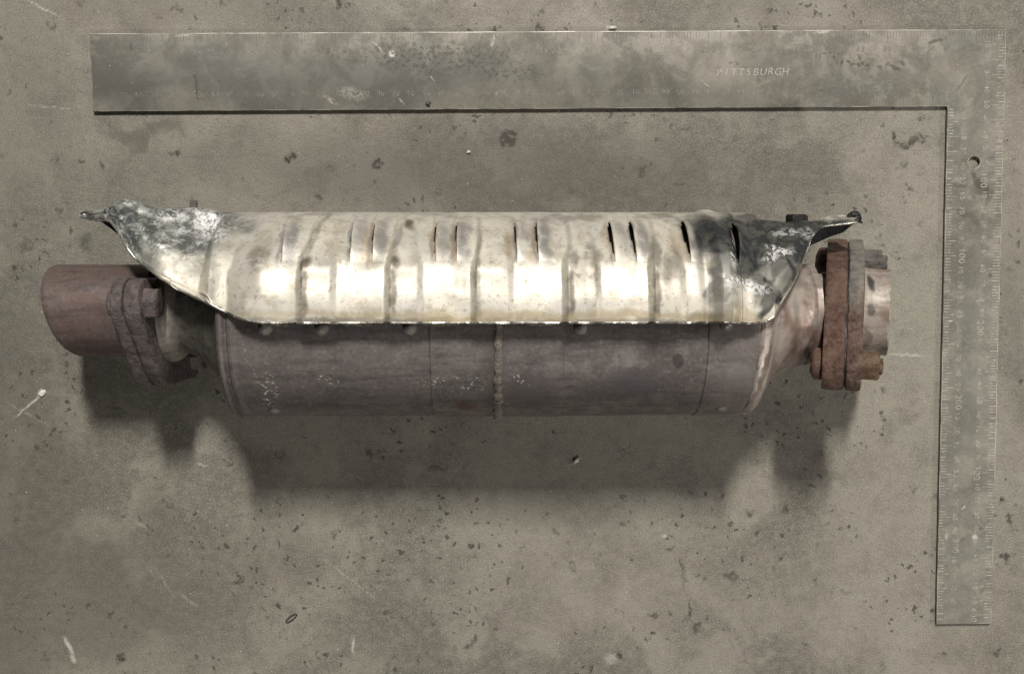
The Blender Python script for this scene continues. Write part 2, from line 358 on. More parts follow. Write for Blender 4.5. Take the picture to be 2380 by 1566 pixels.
def sfb(*a):
    b = fb(*a); return (b[0] - .343486, b[1] - .149344) + b[2:]
def square_material():
    s = NT('worn_tool_steel')
    n1 = s.noise(13, 6, .62, .7); n2 = s.noise(48, 6, .65, .5); n3 = s.noise(500, 4, .7); n4 = s.noise(24, 5, .6, .6, off=(2, 5, 1))
    col = s.mix(s.ramp(n1, .36, .62), (.150, .140, .120), (.262, .246, .212))
    col = s.mix(s.math('MULTIPLY', s.ramp(n4, .50, .64), .42), col, (.165, .172, .152))
    col = s.mix(s.math('MULTIPLY', s.ramp(n2, .49, .61), .42), col, (.36, .34, .29))
    col = s.mix(s.math('MULTIPLY', s.ramp(n2, .47, .36), .40), col, (.135, .122, .098))
    col = s.mix(s.math('MULTIPLY', s.ramp(n3, .50, .70), .22), col, (.40, .38, .33))
    col = s.mix(s.math('MULTIPLY', s.ramp(n3, .46, .32), .25), col, (.10, .092, .075))
    w = s.warp(90, .012, 5); wf = s.warp(260, .004, 5)
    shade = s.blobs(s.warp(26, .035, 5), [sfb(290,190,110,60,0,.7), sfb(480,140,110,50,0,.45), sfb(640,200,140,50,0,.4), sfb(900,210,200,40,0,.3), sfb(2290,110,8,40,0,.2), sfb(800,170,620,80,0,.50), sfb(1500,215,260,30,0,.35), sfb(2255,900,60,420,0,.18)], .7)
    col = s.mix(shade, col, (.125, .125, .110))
    dk = [sfb(2165,100,16,5,-25,1), sfb(2180,96,7,4,35,.8), sfb(2075,160,18,6,25,.9), sfb(2058,152,8,4,-40,.8), sfb(2092,150,9,4,45,.8),
        sfb(1968,146,6,4,0,1), sfb(1976,152,8,4,0,1), sfb(1990,154,5,4,0,1), sfb(2000,150,5,5,0,1), sfb(2010,155,6,4,0,1), sfb(1952,148,4,7,20,1), sfb(1992,138,4,6,0,.9), sfb(2040,158,6,6,0,.8),
        sfb(1912,126,6,2.5,0,1), sfb(1926,126,3,2.5,0,1), sfb(1933,134,3,4,20,.9), sfb(1944,129,3,3,0,.9), sfb(1905,212,8,2,0,.6), sfb(1760,190,6,6,0,.5), sfb(2140,215,10,8,0,.5), sfb(2230,195,3,24,33,.55),
        sfb(460,210,4,28,-5,.6), sfb(458,185,3,10,-20,.7), sfb(310,115,3,14,-10,.7), sfb(400,110,14,40,15,.35), sfb(1250,62,8,5,0,.8), sfb(1120,88,4,5,0,.5),
        sfb(2270,428,16,12,30,1), sfb(2258,410,6,14,-15,.9), sfb(2285,440,10,8,20,.9), sfb(2220,432,30,5,8,.55), sfb(2285,448,26,12,10,.5),
        sfb(2210,490,22,5,-5,.6), sfb(2240,500,32,7,12,.6), sfb(2262,515,8,14,-30,.6), sfb(2300,370,8,4,0,.5), sfb(2295,640,5,5,0,.7), sfb(2260,1290,8,3,-20,.5), sfb(2262,1200,10,6,50,.4), sfb(2232,1250,10,3,-40,.5),
        sfb(2275,1225,7,4,0,.6), sfb(2222,1310,4,9,0,.3), sfb(1470,210,30,14,10,.15)]
    dm = s.blobs(wf, dk, .35)
    col = s.mix(s.math('MULTIPLY', dm, .72), col, (.062, .052, .040))
    # pitted patch in the middle of the long arm
    pz = s.blobs(w, [sfb(1010,135,190,38,0,1), sfb(1180,170,110,30,0,.6), sfb(780,130,60,20,0,.5), sfb(1990,140,60,24,0,.5), sfb(1700,155,60,10,0,.5)], .7)
    v = s.vor(400, vec=s.warp(400, .0018, 3)); sz = s.n('ShaderNodeSeparateColor'); s.l(v.outputs['Color'], sz.inputs[0])
    pit = s.ramp(s.math('SUBTRACT', s.ramp(sz.outputs[0], .35, 1.0, 0.0, .45, False), v.outputs['Distance']), -.02, .12)
    pit = s.ramp(s.noise(330, 3, .6, off=(3, 3, 0)), .53, .60)
    col = s.mix(s.math('MULTIPLY', s.math('MULTIPLY', pit, s.ramp(pz, 0, .8)), .62), col, (.075, .062, .044))
    lt = s.blobs(s.warp(380, .003, 4), [sfb(912,128,7,8,20,1), sfb(880,112,16,2,45,.6), sfb(1145,98,4,14,15,.8), sfb(770,235,18,5,35,.5), sfb(820,220,34,14,10,.4), sfb(935,240,12,3,50,.6), sfb(430,85,26,3,0,.4), sfb(350,78,26,2,0,.7),
        sfb(1005,185,8,2,50,.6), sfb(1640,200,20,1.5,40,.5), sfb(1905,78,18,3,0,.6), sfb(2235,1175,8,2.5,-40,.8), sfb(2260,1190,8,2,50,.5), sfb(2304,1180,2,10,0,.9), sfb(2203,745,9,2,-15,.9), sfb(2260,1245,6,7,0,.7), sfb(2195,1240,4,12,0,.5), sfb(2268,700,5,8,-20,.5)], .6)
    lt = s.math('MULTIPLY', lt, s.ramp(s.noise(420, 4, .7), .40, .54))
    col = s.mix(lt, col, (.66, .64, .57))
    rg = s.ramp(n2, .35, .65, .70, .55)
    h = s.math('SUBTRACT', s.math('MULTIPLY', n3, .5), s.math('MULTIPLY', s.math('MULTIPLY', pit, pz), .8))
    return s.out(col, rg, .12, s.bump(h, .3, .0005))

def plain(name, col, rough=.6, metal=0.0, ns=200, var=.4, bump=.3):
    s = NT(name)
    n = s.noise(ns, 4, .65)
    c = s.mix(s.ramp(n, .35, .65), tuple(x * (1 - var) for x in col), tuple(min(1, x * (1 + var)) for x in col))
    return s.out(c, rough, metal, s.bump(n, bump, .0005))

M_floor = floor_material()
M_can = body_material('heat_tinted_steel', (.120, .103, .099), (.165, .144, .139), (.202, .177, .169), .22, .58, extra=can_extra)
M_coneL = body_material('greenish_grey_steel', (.095, .090, .078), (.145, .138, .120), (.20, .185, .165), .3, .5)
def cone_extra(s, col, rg):
    f = s.noise(26, 5, .65, .8, off=(2, 2, 2))
    col = s.mix(s.math('MULTIPLY', s.ramp(f, .46, .58), .75), col, (.22, .145, .11))
    w = s.warp(70, .010, 4)
    lt = s.blobs(w, [cb(1753,850,108,1.6,26,8,.9), cb(1772,840,100,1.2,24,10,.6), cb(1800,790,100,7,9,0,.5), cb(1845,690,98,6,12,0,.5)], .6, zr=.06)  # pale mottling, with highlight streaks painted along the end ring
    col = s.mix(lt, col, (.66, .61, .56))
    dk = s.blobs(w, [cb(1868,835,85,4,9,0,.8), cb(1850,640,96,5,7,0,.5), cb(1842,760,95,2.5,16,0,.4)], .5, zr=.05)
    return s.mix(dk, col, (.085, .065, .055)), rg
M_coneR = body_material('pale_pink_steel', (.36, .305, .275), (.52, .465, .425), (.43, .35, .31), .3, .42, extra=cone_extra)
M_pipe = body_material('brown_heat_tinted_pipe', (.098, .070, .064), (.148, .104, .088), (.130, .106, .110), .2, .6)
M_collar = body_material('pale_collar_steel', (.23, .21, .185), (.31, .285, .25), (.36, .33, .29), .4, .5)
M_shield = shield_material()
M_rustL = rust_material('grey_brown_scale', (.115, .095, .094), (.175, .146, .144), (.23, .19, .185))
M_rustR = rust_material('red_brown_rust', (.100, .053, .040), (.165, .096, .072), (.205, .140, .115))
M_rustG = rust_material('rust_fading_to_grey', (.105, .062, .048), (.175, .112, .086), (.23, .17, .14), grey=(.20, .185, .165))
M_nutG = rust_material('grey_nut_steel', (.14, .13, .12), (.18, .17, .155), (.22, .20, .18))
M_nutR = rust_material('ochre_rusted_nut', (.13, .078, .045), (.18, .115, .075), (.24, .17, .12))
def stub_extra(s, col, rg):
    col, rg = cone_extra(s, col, rg)
    d = s.blobs(s.warp(90, .006, 3), [cb(2024,658,90,2.2,5,0,.95), cb(2024,720,96,2,4.5,0,.7), cb(2032,812,70,4,4,0,.6)], .4, zr=.04)
    return s.mix(d, col, (.05, .045, .04)), rg
M_stub = body_material('mottled_stub_steel', (.30, .25, .215), (.38, .33, .29), (.40, .36, .32), .2, .5, extra=stub_extra)
M_weld = rust_material('weld_scale', (.17, .145, .13), (.24, .205, .185), (.34, .30, .27))
M_dark = plain('dark_scorched_steel', (.035, .035, .035), .5, .5)
M_rim = plain('bright_cut_edge', (.72, .70, .62), .30, .85, 350, .35)
M_rimdark = plain('dark_shield_edge', (.20, .19, .17), .35, .8, 350, .5)
M_square = square_material()
def edge_material():
    s = NT('worn_highlit_edge')  # bare worn metal with the edge highlight painted into its colour
    n = s.noise(38, 6, .7)
    c = s.mix(s.ramp(n, .42, .58), (.22, .205, .175), (.60, .58, .51))
    return s.out(c, .45, .3, s.bump(n, .2, .0005))
M_edge = edge_material()
M_mark = plain('pale_engraving', (.39, .375, .33), .45, .2, 300, .4)
M_markdim = plain('dull_engraving', (.155, .143, .118), .5, .2, 600, .3)
M_markfaint = plain('faint_engraving', (.255, .24, .205), .5, .3, 300, .45)
M_letter = plain('pale_stamped_lettering', (.50, .48, .42), .45, .2, 900, .35)
M_grit = plain('white_grit', (.75, .73, .66), .3, 0.0, 900, .2)
M_pebble = plain('dark_pebble', (.10, .092, .08), .35, .1, 900, .5, .8)

# ------------------------------------------------------------------ floor
gx = np.concatenate([[-1600, -1100, -750, -520, -430], np.arange(-385, 386, 1.0), [430, 520, 750, 1100, 1600]]) * MM
gy = np.concatenate([[-1600, -1100, -750, -480, -360], np.arange(-310, 261, 1.0), [300, 400, 700, 1100, 1600]]) * MM
GX, GY = np.meshgrid(gx, gy)
nx_, ny_ = len(gx), len(gy)
co = np.stack([GX.ravel(), GY.ravel(), np.zeros(GX.size)], 1)
ii = (np.arange(ny_ - 1)[:, None] * nx_ + np.arange(nx_ - 1)[None, :]).ravel()
quads = np.stack([ii, ii + 1, ii + 1 + nx_, ii + nx_], 1)
me = bpy.data.meshes.new('concrete_floor')
me.vertices.add(len(co)); me.vertices.foreach_set('co', co.ravel())
me.loops.add(quads.size); me.loops.foreach_set('vertex_index', quads.ravel())
me.polygons.add(len(quads)); me.polygons.foreach_set('loop_start', np.arange(0, quads.size, 4)); me.polygons.foreach_set('loop_total', np.full(len(quads), 4))
me.update(calc_edges=True)
for nm_, key, ws, wa, so, sd in (('stain', 'dark', 150, .0075, .55, 1), ('scratch', 'light', 300, .0011, .5, 7), ('grime', 'wide', 30, .020, .6, 13)):  # grime: dirt patches with painted cast shadow and light falloff
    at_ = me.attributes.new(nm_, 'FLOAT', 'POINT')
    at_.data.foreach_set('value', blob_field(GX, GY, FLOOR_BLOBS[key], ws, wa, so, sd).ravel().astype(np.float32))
me.materials.append(M_floor)
fl = bpy.data.objects.new('concrete_floor', me); C.objects.link(fl)
fl['kind'] = 'structure'

# ------------------------------------------------------------------ framing square
SQ = Matrix.Translation((343.486, 149.344, 0)) @ Matrix.Rotation(0.0080367, 4, 'Z')
L, T, W, w = 609.6, 406.4, 50.8, 38.5
Z0, Z1 = 1.2, 3.3
sq = thing('framing_square', 'flat steel carpenter square with etched scales lying around the catalytic converter', 'framing square', SQ.translation)
bm = bmesh.new()
out2 = []
rnd = random.Random(5)
def edge(a, b, n):
    for i in range(n):
        t = i / n
        p = Vector(a).lerp(Vector(b), t)
        d = (Vector(b) - Vector(a)).normalized(); nn = Vector((-d.y, d.x))
        k = 0 if i == 0 else (noise.noise(Vector((p.x * .06, p.y * .06, 3))) * .18)
        out2.append(p + nn * k)
edge((-L, 0), (0, 0), 90); edge((0, 0), (0, -T), 60); edge((0, -T), (-w, -T), 6)
edge((-w, -T), (-w, -W), 60); edge((-w, -W), (-L, -W), 90); edge((-L, -W), (-L, 0), 8)
hc = SQ.inverted() @ at(2263, 378, 3.0); hr = 4.0
vo = [bm.verts.new((p.x, p.y, Z1)) for p in out2]
eo = [bm.edges.new((vo[i], vo[(i + 1) % len(vo)])) for i in range(len(vo))]
vh = [bm.verts.new((hc.x + hr * math.cos(a), hc.y + hr * math.sin(a), Z1)) for a in [2 * math.pi * i / 40 for i in range(40)]]
eh = [bm.edges.new((vh[i], vh[(i + 1) % 40])) for i in range(40)]
bmesh.ops.triangle_fill(bm, edges=eo + eh, use_beauty=True, use_dissolve=False)
top = bm.faces[:]
ext = bmesh.ops.extrude_face_region(bm, geom=top)
nv = [v for v in ext['geom'] if isinstance(v, bmesh.types.BMVert)]
for v in nv: v.co.z = Z0
bmesh.ops.recalc_face_normals(bm, faces=bm.faces[:])
rim = [e for e in bm.edges if len(e.link_faces) == 2 and abs(e.verts[0].co.z - Z1) < 1e-4 and abs(e.verts[1].co.z - Z1) < 1e-4
       and abs(e.link_faces[0].normal.z - e.link_faces[1].normal.z) > .5]
bmesh.ops.bevel(bm, geom=rim, offset=.42, segments=2, affect='EDGES', profile=.5, material=1)
bm.transform(SQ)
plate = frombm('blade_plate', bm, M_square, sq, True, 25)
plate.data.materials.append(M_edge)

class Strips:
    def __init__(s): s.v = []; s.f = []
    def box(s, x0, y0, x1, y1, z0=Z1 - .02, z1=Z1 + .035):
        b = len(s.v)
        for z in (z0, z1):
            for (x, y) in ((x0, y0), (x1, y0), (x1, y1), (x0, y1)):
                q = SQ @ Vector((x, y, z)); s.v.append(tuple(q))
        s.f += [(b + 4, b + 5, b + 6, b + 7), (b, b + 1, b + 5, b + 4), (b + 1, b + 2, b + 6, b + 5), (b + 2, b + 3, b + 7, b + 6), (b + 3, b, b + 4, b + 7)]
def tl(k): return 15.5 if k % 10 == 0 else (11.0 if k % 5 == 0 else 8.2)
tk = Strips(); td = Strips(); tf = Strips()
rr = random.Random(3)
for k in range(2, 404, 2):                                      # tongue: outer and inner edge
    l_ = 8.4 if k % 10 == 0 else 4.9
    hw = .20 if k % 10 == 0 else .30
    if rr.random() < .98: (tk if rr.random() < .82 else tf).box(-.5 - l_ + (rr.random() - .5) * .8, -k - hw, -.5, -k + hw)
for k in range(2, 354, 2):
    l_ = 7.4 if k % 10 == 0 else 4.0
    hw = .20 if k % 10 == 0 else .30
    if rr.random() < .98: (tk if rr.random() < .82 else tf).box(-w + .4, -W - k - hw, -w + .4 + l_ + (rr.random() - .5) * .8, -W - k + hw)
for k in range(2, 606, 2):                                      # long arm
    l_ = 8.2 if k % 10 == 0 else 4.2
    if rr.random() < (.9 if k < 90 else .55): (td if k < 90 or rr.random() < .5 else tf).box(-k - .14, -.8 - l_, -k + .14, -.8)
for k in range(2, 560, 2):
    l_ = 6.4 if k % 10 == 0 else 3.2
    if rr.random() < (.9 if k < 130 else .3): td.box(-w - k - .15, -W + .6, -w - k + .15, -W + .6 + l_)
for nm_, st_, mt_ in (('pale_scale_ticks', tk, M_mark), ('dark_scale_ticks', td, M_markdim), ('faint_scale_ticks', tf, M_markfaint)):
    o = mesh(nm_, st_.v, st_.f, mt_, sq, False); o['kind'] = 'stuff'

FONT_CACHE = {}
def text_mesh(txt, size, shear=0.0, space=1.0, thin=0.0):
    key = (txt, size, shear, space, thin)
    if key in FONT_CACHE: return FONT_CACHE[key]
    cu = bpy.data.curves.new('t', 'FONT'); cu.body = txt; cu.size = size; cu.shear = shear
    cu.space_character = space; cu.align_x = 'CENTER'; cu.align_y = 'CENTER'; cu.offset = thin
    cu.resolution_u = 3
    ob = bpy.data.objects.new('t', cu); C.objects.link(ob)
    dg = bpy.context.evaluated_depsgraph_get(); dg.update()
    m = bpy.data.meshes.new_from_object(ob.evaluated_get(dg))
    vs = [tuple(v.co) for v in m.vertices]; fs = [tuple(p.vertices) for p in m.polygons]
    bpy.data.objects.remove(ob); bpy.data.curves.remove(cu); bpy.data.meshes.remove(m)
    FONT_CACHE[key] = (vs, fs); return vs, fs
class Txt:
    def __init__(s): s.v = []; s.f = []
    def put(s, txt, x, y, ang, size, shear=0.0, space=1.0, thin=0.0, z=Z1 + .05):
        vs, fs = text_mesh(txt, size, shear, space, thin); b = len(s.v)
        ca, sa = math.cos(ang), math.sin(ang)
        for p in vs: s.v.append(tuple(SQ @ Vector((x + ca * p[0] - sa * p[1], y + sa * p[0] + ca * p[1], z))))
        s.f += [tuple(i + b for i in f) for f in fs]
t1 = Txt(); t2 = Txt(); t4 = Txt()
def lab(k): return str(k % 100) if k % 100 else str(k)
for k in range(10, 410, 10): t1.put(lab(k), -12.3 if k % 100 else -13.0, -k + (.5 if k % 100 else 0), -math.pi / 2, 5.0 if k % 100 else 6.6, 0, 1.1, -.02)
for k in range(10, 350, 10): t1.put(lab(k), -w + 11.2 if k % 100 else -w + 11.8, -W - k + (.5 if k % 100 else 0), -math.pi / 2, 5.0 if k % 100 else 6.6, 0, 1.1, -.02)
for k in range(10, 600, 10): (t2 if k < 90 or k % 40 == 0 else t4).put(lab(k), -k, -12.6, 0, 5.0 if k % 100 else 6.0, 0, 1.1, -.08)
for k in range(10, 560, 10): (t2 if k < 110 else t4).put(lab(k), -w - k, -W + 10.6, 0, 5.0 if k % 100 else 6.0, 0, 1.1, -.08)
for nm_, st_, mt_ in (('pale_numerals', t1, M_mark), ('dark_numerals', t2, M_markdim), ('faint_numerals', t4, M_markfaint)):
    o = mesh(nm_, st_.v, st_.f, mt_, sq, False); o['kind'] = 'stuff'
t3 = Txt(); pc = SQ.inverted() @ at(1745, 169, 3.0)
for i, ch in enumerate('PITTSBURGH'):
    t3.put(ch, pc.x - 22.0 + i * 4.95, pc.y - .0 + .05 * (i - 5) + (.25 if i % 3 == 1 else 0), .02, 6.8, .22, 1.0, -.10)
mesh('engraved_lettering', t3.v, t3.f, M_letter, sq, False)

# ------------------------------------------------------------------ catalytic converter
cv = thing('catalytic_converter', 'rusty cylindrical catalytic converter with ribbed heat shield and bolted end flanges', 'catalytic converter', (0, -40, 0))

def loft(name, prof, mat, parent, nseg=140, amp=.25, nscale=.03, seed=1.0, t0=0.0, t1=2 * math.pi, step=2.0, autos=28):
    """prof: (x, cy, cz, R) rings with the axis along x, optional 5th value = slant of the ring in x per mm of y"""
    pr = []
    for a, b in zip(prof[:-1], prof[1:]):
        a = tuple(a) + (0.0,) * (6 - len(a)); b = tuple(b) + (0.0,) * (6 - len(b))
        n = max(1, int(abs(b[0] - a[0]) / step))
        for i in range(n): pr.append([a[j] + (b[j] - a[j]) * i / n for j in range(6)])
    pr.append(list(tuple(prof[-1]) + (0.0,) * (6 - len(prof[-1]))))
    closed = abs(t1 - t0 - 2 * math.pi) < 1e-6
    nn = nseg if closed else nseg + 1
    vs = []; fs = []
    for (x, cy, cz, R, sl, slz) in pr:
        for j in range(nn):
            th = t0 + (t1 - t0) * j / nseg
            p = Vector((x, cy + R * math.cos(th), cz + R * math.sin(th)))
            d = amp * nz(p, nscale, seed) + amp * .35 * nz(p, nscale * 5, seed + 3)
            p.x += sl * (p.y - cy) + slz * (p.z - cz)
            vs.append((p.x, p.y + d * math.cos(th), p.z + d * math.sin(th)))
    for i in range(len(pr) - 1):
        for j in range(nseg):
            k = (j + 1) % nn
            fs.append((i * nn + j, i * nn + k, (i + 1) * nn + k, (i + 1) * nn + j))
    return mesh(name, vs, fs, mat, parent, True, autos=autos)

AY, AZ = -40.0, 68.0
can = [(-157.5, AY, AZ, 54.5), (-157, AY, AZ, 57.5), (-156, AY, AZ, 59.6), (-154.5, AY, AZ, 60.8), (-153, AY, AZ, 60.2), (-151.8, AY, AZ, 58.9), (-150.8, AY, AZ, 59.0),
       (-149.6, AY, AZ, 60.6), (-148, AY, AZ, 61.0), (-146.4, AY, AZ, 60.2), (-145, AY, AZ, 59.4), (-142, AY, AZ, 59.6), (-36.2, AY, AZ, 59.9), (-36.0, AY, AZ, 60.25), (-35.6, AY, AZ, 60.5),
       (39.8, AY, AZ, 60.5), (40.1, AY, AZ, 60.2), (40.4, AY, AZ, 60.0), (121.6, AY, AZ, 59.8), (121.8, AY, AZ, 59.55), (122.2, AY, AZ, 59.6), (122.5, AY, AZ, 60.2), (143, AY, AZ, 60.4),
       (146, AY, AZ, 60.6), (149.5, AY, AZ, 60.0), (152, AY, AZ, 58.9)]
canister = loft('canister', can, M_can, cv, 200, .35, .02, 1, step=2.5, autos=22)
coneL = loft('inlet_cone', [(-157, AY, AZ, 56.5), (-158.5, AY, AZ, 51), (-160.5, AY, AZ, 46), (-163, -39.5, 67, 42), (-168, -39, 66, 36.5), (-175, -38, 64, 31), (-182, -37, 63, 27), (-188, -36.5, 62, 25.2), (-192, -36, 61.5, 25.2)],
     M_coneL, cv, 140, 1.2, .035, 4, step=1.5)
loft('collar', [(-190, -36, 61.5, 24), (-191, -36, 61.5, 27), (-193.5, -36, 61.5, 29.5), (-197, -36, 61.2, 31), (-201, -36, 61, 31.5)], M_collar, cv, 120, .5, .06, 6, step=1)
coneR = loft('outlet_cone', [(151, AY, AZ, 59.2), (152.5, AY, AZ, 60.2), (154.5, AY, AZ, 60.4), (156.5, AY, AZ, 59.2), (159, AY, AZ, 56.3), (161.5, AY, AZ, 51.5), (166, -39.5, 68, 45), (172, -39, 68, 39.5), (179, -38.5, 67.5, 35), (186, -38, 67.5, 31.8), (190, -37.8, 67.3, 30.8), (191.5, -37.5, 67, 30.0), (193, -37.3, 67, 31.6), (196.4, -37, 67, 31.4), (197, -37, 67, 29), (197.4, -37, 67, 24.5), (206, -36.5, 67, 24.5)],
     M_coneR, cv, 150, 1.8, .035, 9, step=1.5)
# dimples pressed out of the canister and cones
def patch(name, c, nrm, r, h, mat, parent, squash=1.0, seg=20):
    n = Vector(nrm).normalized(); u = Vector((1, 0, 0)); u = (u - n * u.dot(n)).normalized(); v = n.cross(u)
    vs = []; fs = []
    rings = 6
    for i in range(rings + 1):
        a = (math.pi / 2) * i / rings
        for j in range(seg):
            t = 2 * math.pi * j / seg
            p = Vector(c) + (u * math.cos(t) + v * math.sin(t) * squash) * r * math.cos(a) + n * (h * math.sin(a))
            vs.append(tuple(p))
    for i in range(rings):
        for j in range(seg):
            fs.append((i * seg + j, i * seg + (j + 1) % seg, (i + 1) * seg + (j + 1) % seg, (i + 1) * seg + j))
    return mesh(name, vs, fs, mat, parent, True)
def on_can(x, deg, R=60.0):
    a = math.radians(deg); return (x, AY + R * math.cos(a), AZ + R * math.sin(a)), (0, math.cos(a), math.sin(a))
for px, py, z in ((640, 943, 93), (1675, 935, 95)):
    p = at(px, py, z); a = math.degrees(math.atan2(p.z - AZ, p.y - AY)); c, n = on_can(p.x, a, 59.0)
    patch('dimple', c, n, 4.4, 3.2, M_can, canister)
c, n = on_can(*[0, 0]); 
p = at(487, 778, 98); patch('dimple', (p.x + 2, p.y + 2, p.z - 3), (-.55, -.25, .8), 7.5, 4.0, M_coneL, coneL, .9)
# girth weld and the spatter at its foot
def tube_ring(name, x, R, r, mat, parent, a0, a1, n=220, seed=0):
    vs = []; fs = []; m = 10
    for i in range(n + 1):
        th = math.radians(a0 + (a1 - a0) * i / n)
        wob = .5 * nz((i * .15, seed, 0)) ; rr_ = r * (1 + .40 * nz((i * .21, seed, 4)) + .16 * nz((i * .9, seed, 9)))
        for j in range(m):
            ph = 2 * math.pi * j / m
            RR = R + rr_ * math.sin(ph) * .8
            vs.append((x + wob + rr_ * math.cos(ph), AY + RR * math.cos(th), AZ + RR * math.sin(th)))
    for i in range(n):
        for j in range(m):
            fs.append((i * m + j, i * m + (j + 1) % m, (i + 1) * m + (j + 1) % m, (i + 1) * m + j))
    return mesh(name, vs, fs, mat, parent, True)
tube_ring('weld_bead', 2.8, 60.3, 2.6, M_weld, cv, 60, 260)
def lump(name, c, r, mat, parent, amp=.35, seed=0, sub=3, sq_=(1, 1, 1), scale=.35):
    bm = bmesh.new(); bmesh.ops.create_icosphere(bm, subdivisions=sub, radius=1)
    for v in bm.verts:
        k = 1 + amp * nz(v.co, 1.6, seed) + amp * .5 * nz(v.co, 4, seed + 2)
        v.co = Vector((c[0] + v.co.x * k * r * sq_[0], c[1] + v.co.y * k * r * sq_[1], c[2] + v.co.z * k * r * sq_[2]))
    return frombm(name, bm, mat, parent, True, None)
p = at(1165, 957, 72)
lump('weld_spatter', (p.x, p.y + 2.0, p.z), 3.2, M_weld, cv, .8, 3)

M_pad = body_material('pale_pad_steel', (.26, .235, .215), (.33, .30, .275), (.38, .35, .32), .05, .6)
# ---- pipes
loft('inlet_pipe', [(-208, -35.5, 60.5, 29.6), (-212, -35.5, 60.5, 29.0), (-224, -35.5, 60.2, 28.6), (-261, -35.5, 60, 28.6, -.26, -.2), (-262, -35.5, 60, 28.2, -.26, -.2), (-262.2, -35.5, 60, 27.0, -.26, -.2), (-261.6, -35.5, 60, 26.4, -.26, -.2), (-225, -35.5, 60, 26.4)],
     M_pipe, cv, 140, .5, .03, 12)

# ---- flanges
def hull(pts):
    pts = sorted(set((round(a, 4), round(b, 4)) for a, b in pts))
    def half(ps):
        h = []
        for p in ps:
            while len(h) >= 2 and (h[-1][0] - h[-2][0]) * (p[1] - h[-2][1]) - (h[-1][1] - h[-2][1]) * (p[0] - h[-2][0]) <= 0: h.pop()
            h.append(p)
        return h
    return half(pts)[:-1] + half(pts[::-1])[:-1]
class Flange:
    def __init__(s, ear_a, ear_b, nrm):
        s.c = (Vector(ear_a) + Vector(ear_b)) / 2; s.d = (Vector(ear_b) - Vector(ear_a)); s.half = s.d.length / 2
        s.e = s.d.normalized(); n = Vector(nrm); s.n = (n - s.e * n.dot(s.e)).normalized(); s.t = s.n.cross(s.e)
    def P(s, a, b, h): return s.c + s.e * a + s.t * b + s.n * h
    def plate(s, name, h0, h1, mat, parent, ear=14.0, mid=35.0, seed=0, grow=0.0, label=None):
        pts = []
        for k in range(64):
            a = 2 * math.pi * k / 64
            pts += [(s.half + (ear + grow) * math.cos(a), (ear + grow) * math.sin(a)), (-s.half + (ear + grow) * math.cos(a), (ear + grow) * math.sin(a)), ((mid + grow) * math.cos(a), (mid + grow) * math.sin(a))]
        hp = hull(pts)
        # even resampling
        dense = []
        for i in range(len(hp)):
            a = Vector(hp[i]); b = Vector(hp[(i + 1) % len(hp)]); n_ = max(1, int((b - a).length / 1.6))
            for j in range(n_): dense.append(a.lerp(b, j / n_))
        N = len(dense); vs = []; fs = []
        lv = [(0, -.9), (.05, -.35), (.13, 0), (.4, .1), (.6, .1), (.87, 0), (.95, -.35), (1, -.9)]
        for (t, ins) in lv:
            h = h0 + (h1 - h0) * t
            for q in dense:
                r = q.length; d = q / r
                k = ins + .5 * nz((q.x, q.y, h), .16, seed) + .5 * nz((q.x, q.y, h), .6, seed + 5)
                q2 = q + d * k; vs.append(tuple(s.P(q2.x, q2.y, h)))
        for i in range(len(lv) - 1):
            for j in range(N):
                fs.append((i * N + j, i * N + (j + 1) % N, (i + 1) * N + (j + 1) % N, (i + 1) * N + j))
        ia = len(vs); vs.append(tuple(s.P(0, 0, h0))); ib = len(vs); vs.append(tuple(s.P(0, 0, h1)))
        b = (len(lv) - 1) * N
        for j in range(N):
            fs.append(((j + 1) % N, j, ia)); fs.append((b + j, b + (j + 1) % N, ib))
        o = mesh(name, vs, fs, mat, parent, True, autos=50)
        if label: o['label'] = label
        return o
    def prism(s, name, a, h0, h1, r, mat, parent, sides=6, rot=0.0, bev=1.2, b=0.0, dome=0.0, label=None):
        """a nut, a bolt head or a stud end: bevelled prism on the flange normal"""
        vs = []; fs = []; sub = 3 if sides == 6 else 1
        m = sides * sub if sides == 6 else sides
        ring = []
        for j in range(m):
            if sides == 6:
                k = j // sub; t = (j % sub) / sub
                p0 = Vector((math.cos(rot + k * math.pi / 3), math.sin(rot + k * math.pi / 3))); p1 = Vector((math.cos(rot + (k + 1) * math.pi / 3), math.sin(rot + (k + 1) * math.pi / 3)))
                q = p0.lerp(p1, t); q = q.normalized() * (q.length * .9 + .1 * .93)
            else:
                q = Vector((math.cos(2 * math.pi * j / m), math.sin(2 * math.pi * j / m)))
            ring.append(q * r)
        sg = 1 if h1 > h0 else -1
        lv = [(h0, 1.0), (h1 - sg * bev, 1.0), (h1 - sg * bev * .35, 1 - bev * .45 / r), (h1, 1 - bev * 1.3 / r), (h1 + sg * dome, .45), ]
        for (h, k) in lv:
            for q in ring:
                p = s.P(a + q.x * k, b + q.y * k, h); d = .8 * nz(p, .35, 7) + .5 * nz(p, .9, 2); vs.append((p.x + d * .5, p.y + d, p.z + d))
        for i in range(len(lv) - 1):
            for j in range(m): fs.append((i * m + j, i * m + (j + 1) % m, (i + 1) * m + (j + 1) % m, (i + 1) * m + j))
        fs.append(tuple((len(lv) - 1) * m + j for j in range(m)))
        bm = bmesh.new(); V_ = [bm.verts.new(v) for v in vs]
        for f in fs: bm.faces.new([V_[i] for i in f])
        o = frombm(name, bm, mat, parent, True, 38)
        if label: o['label'] = label
        return o

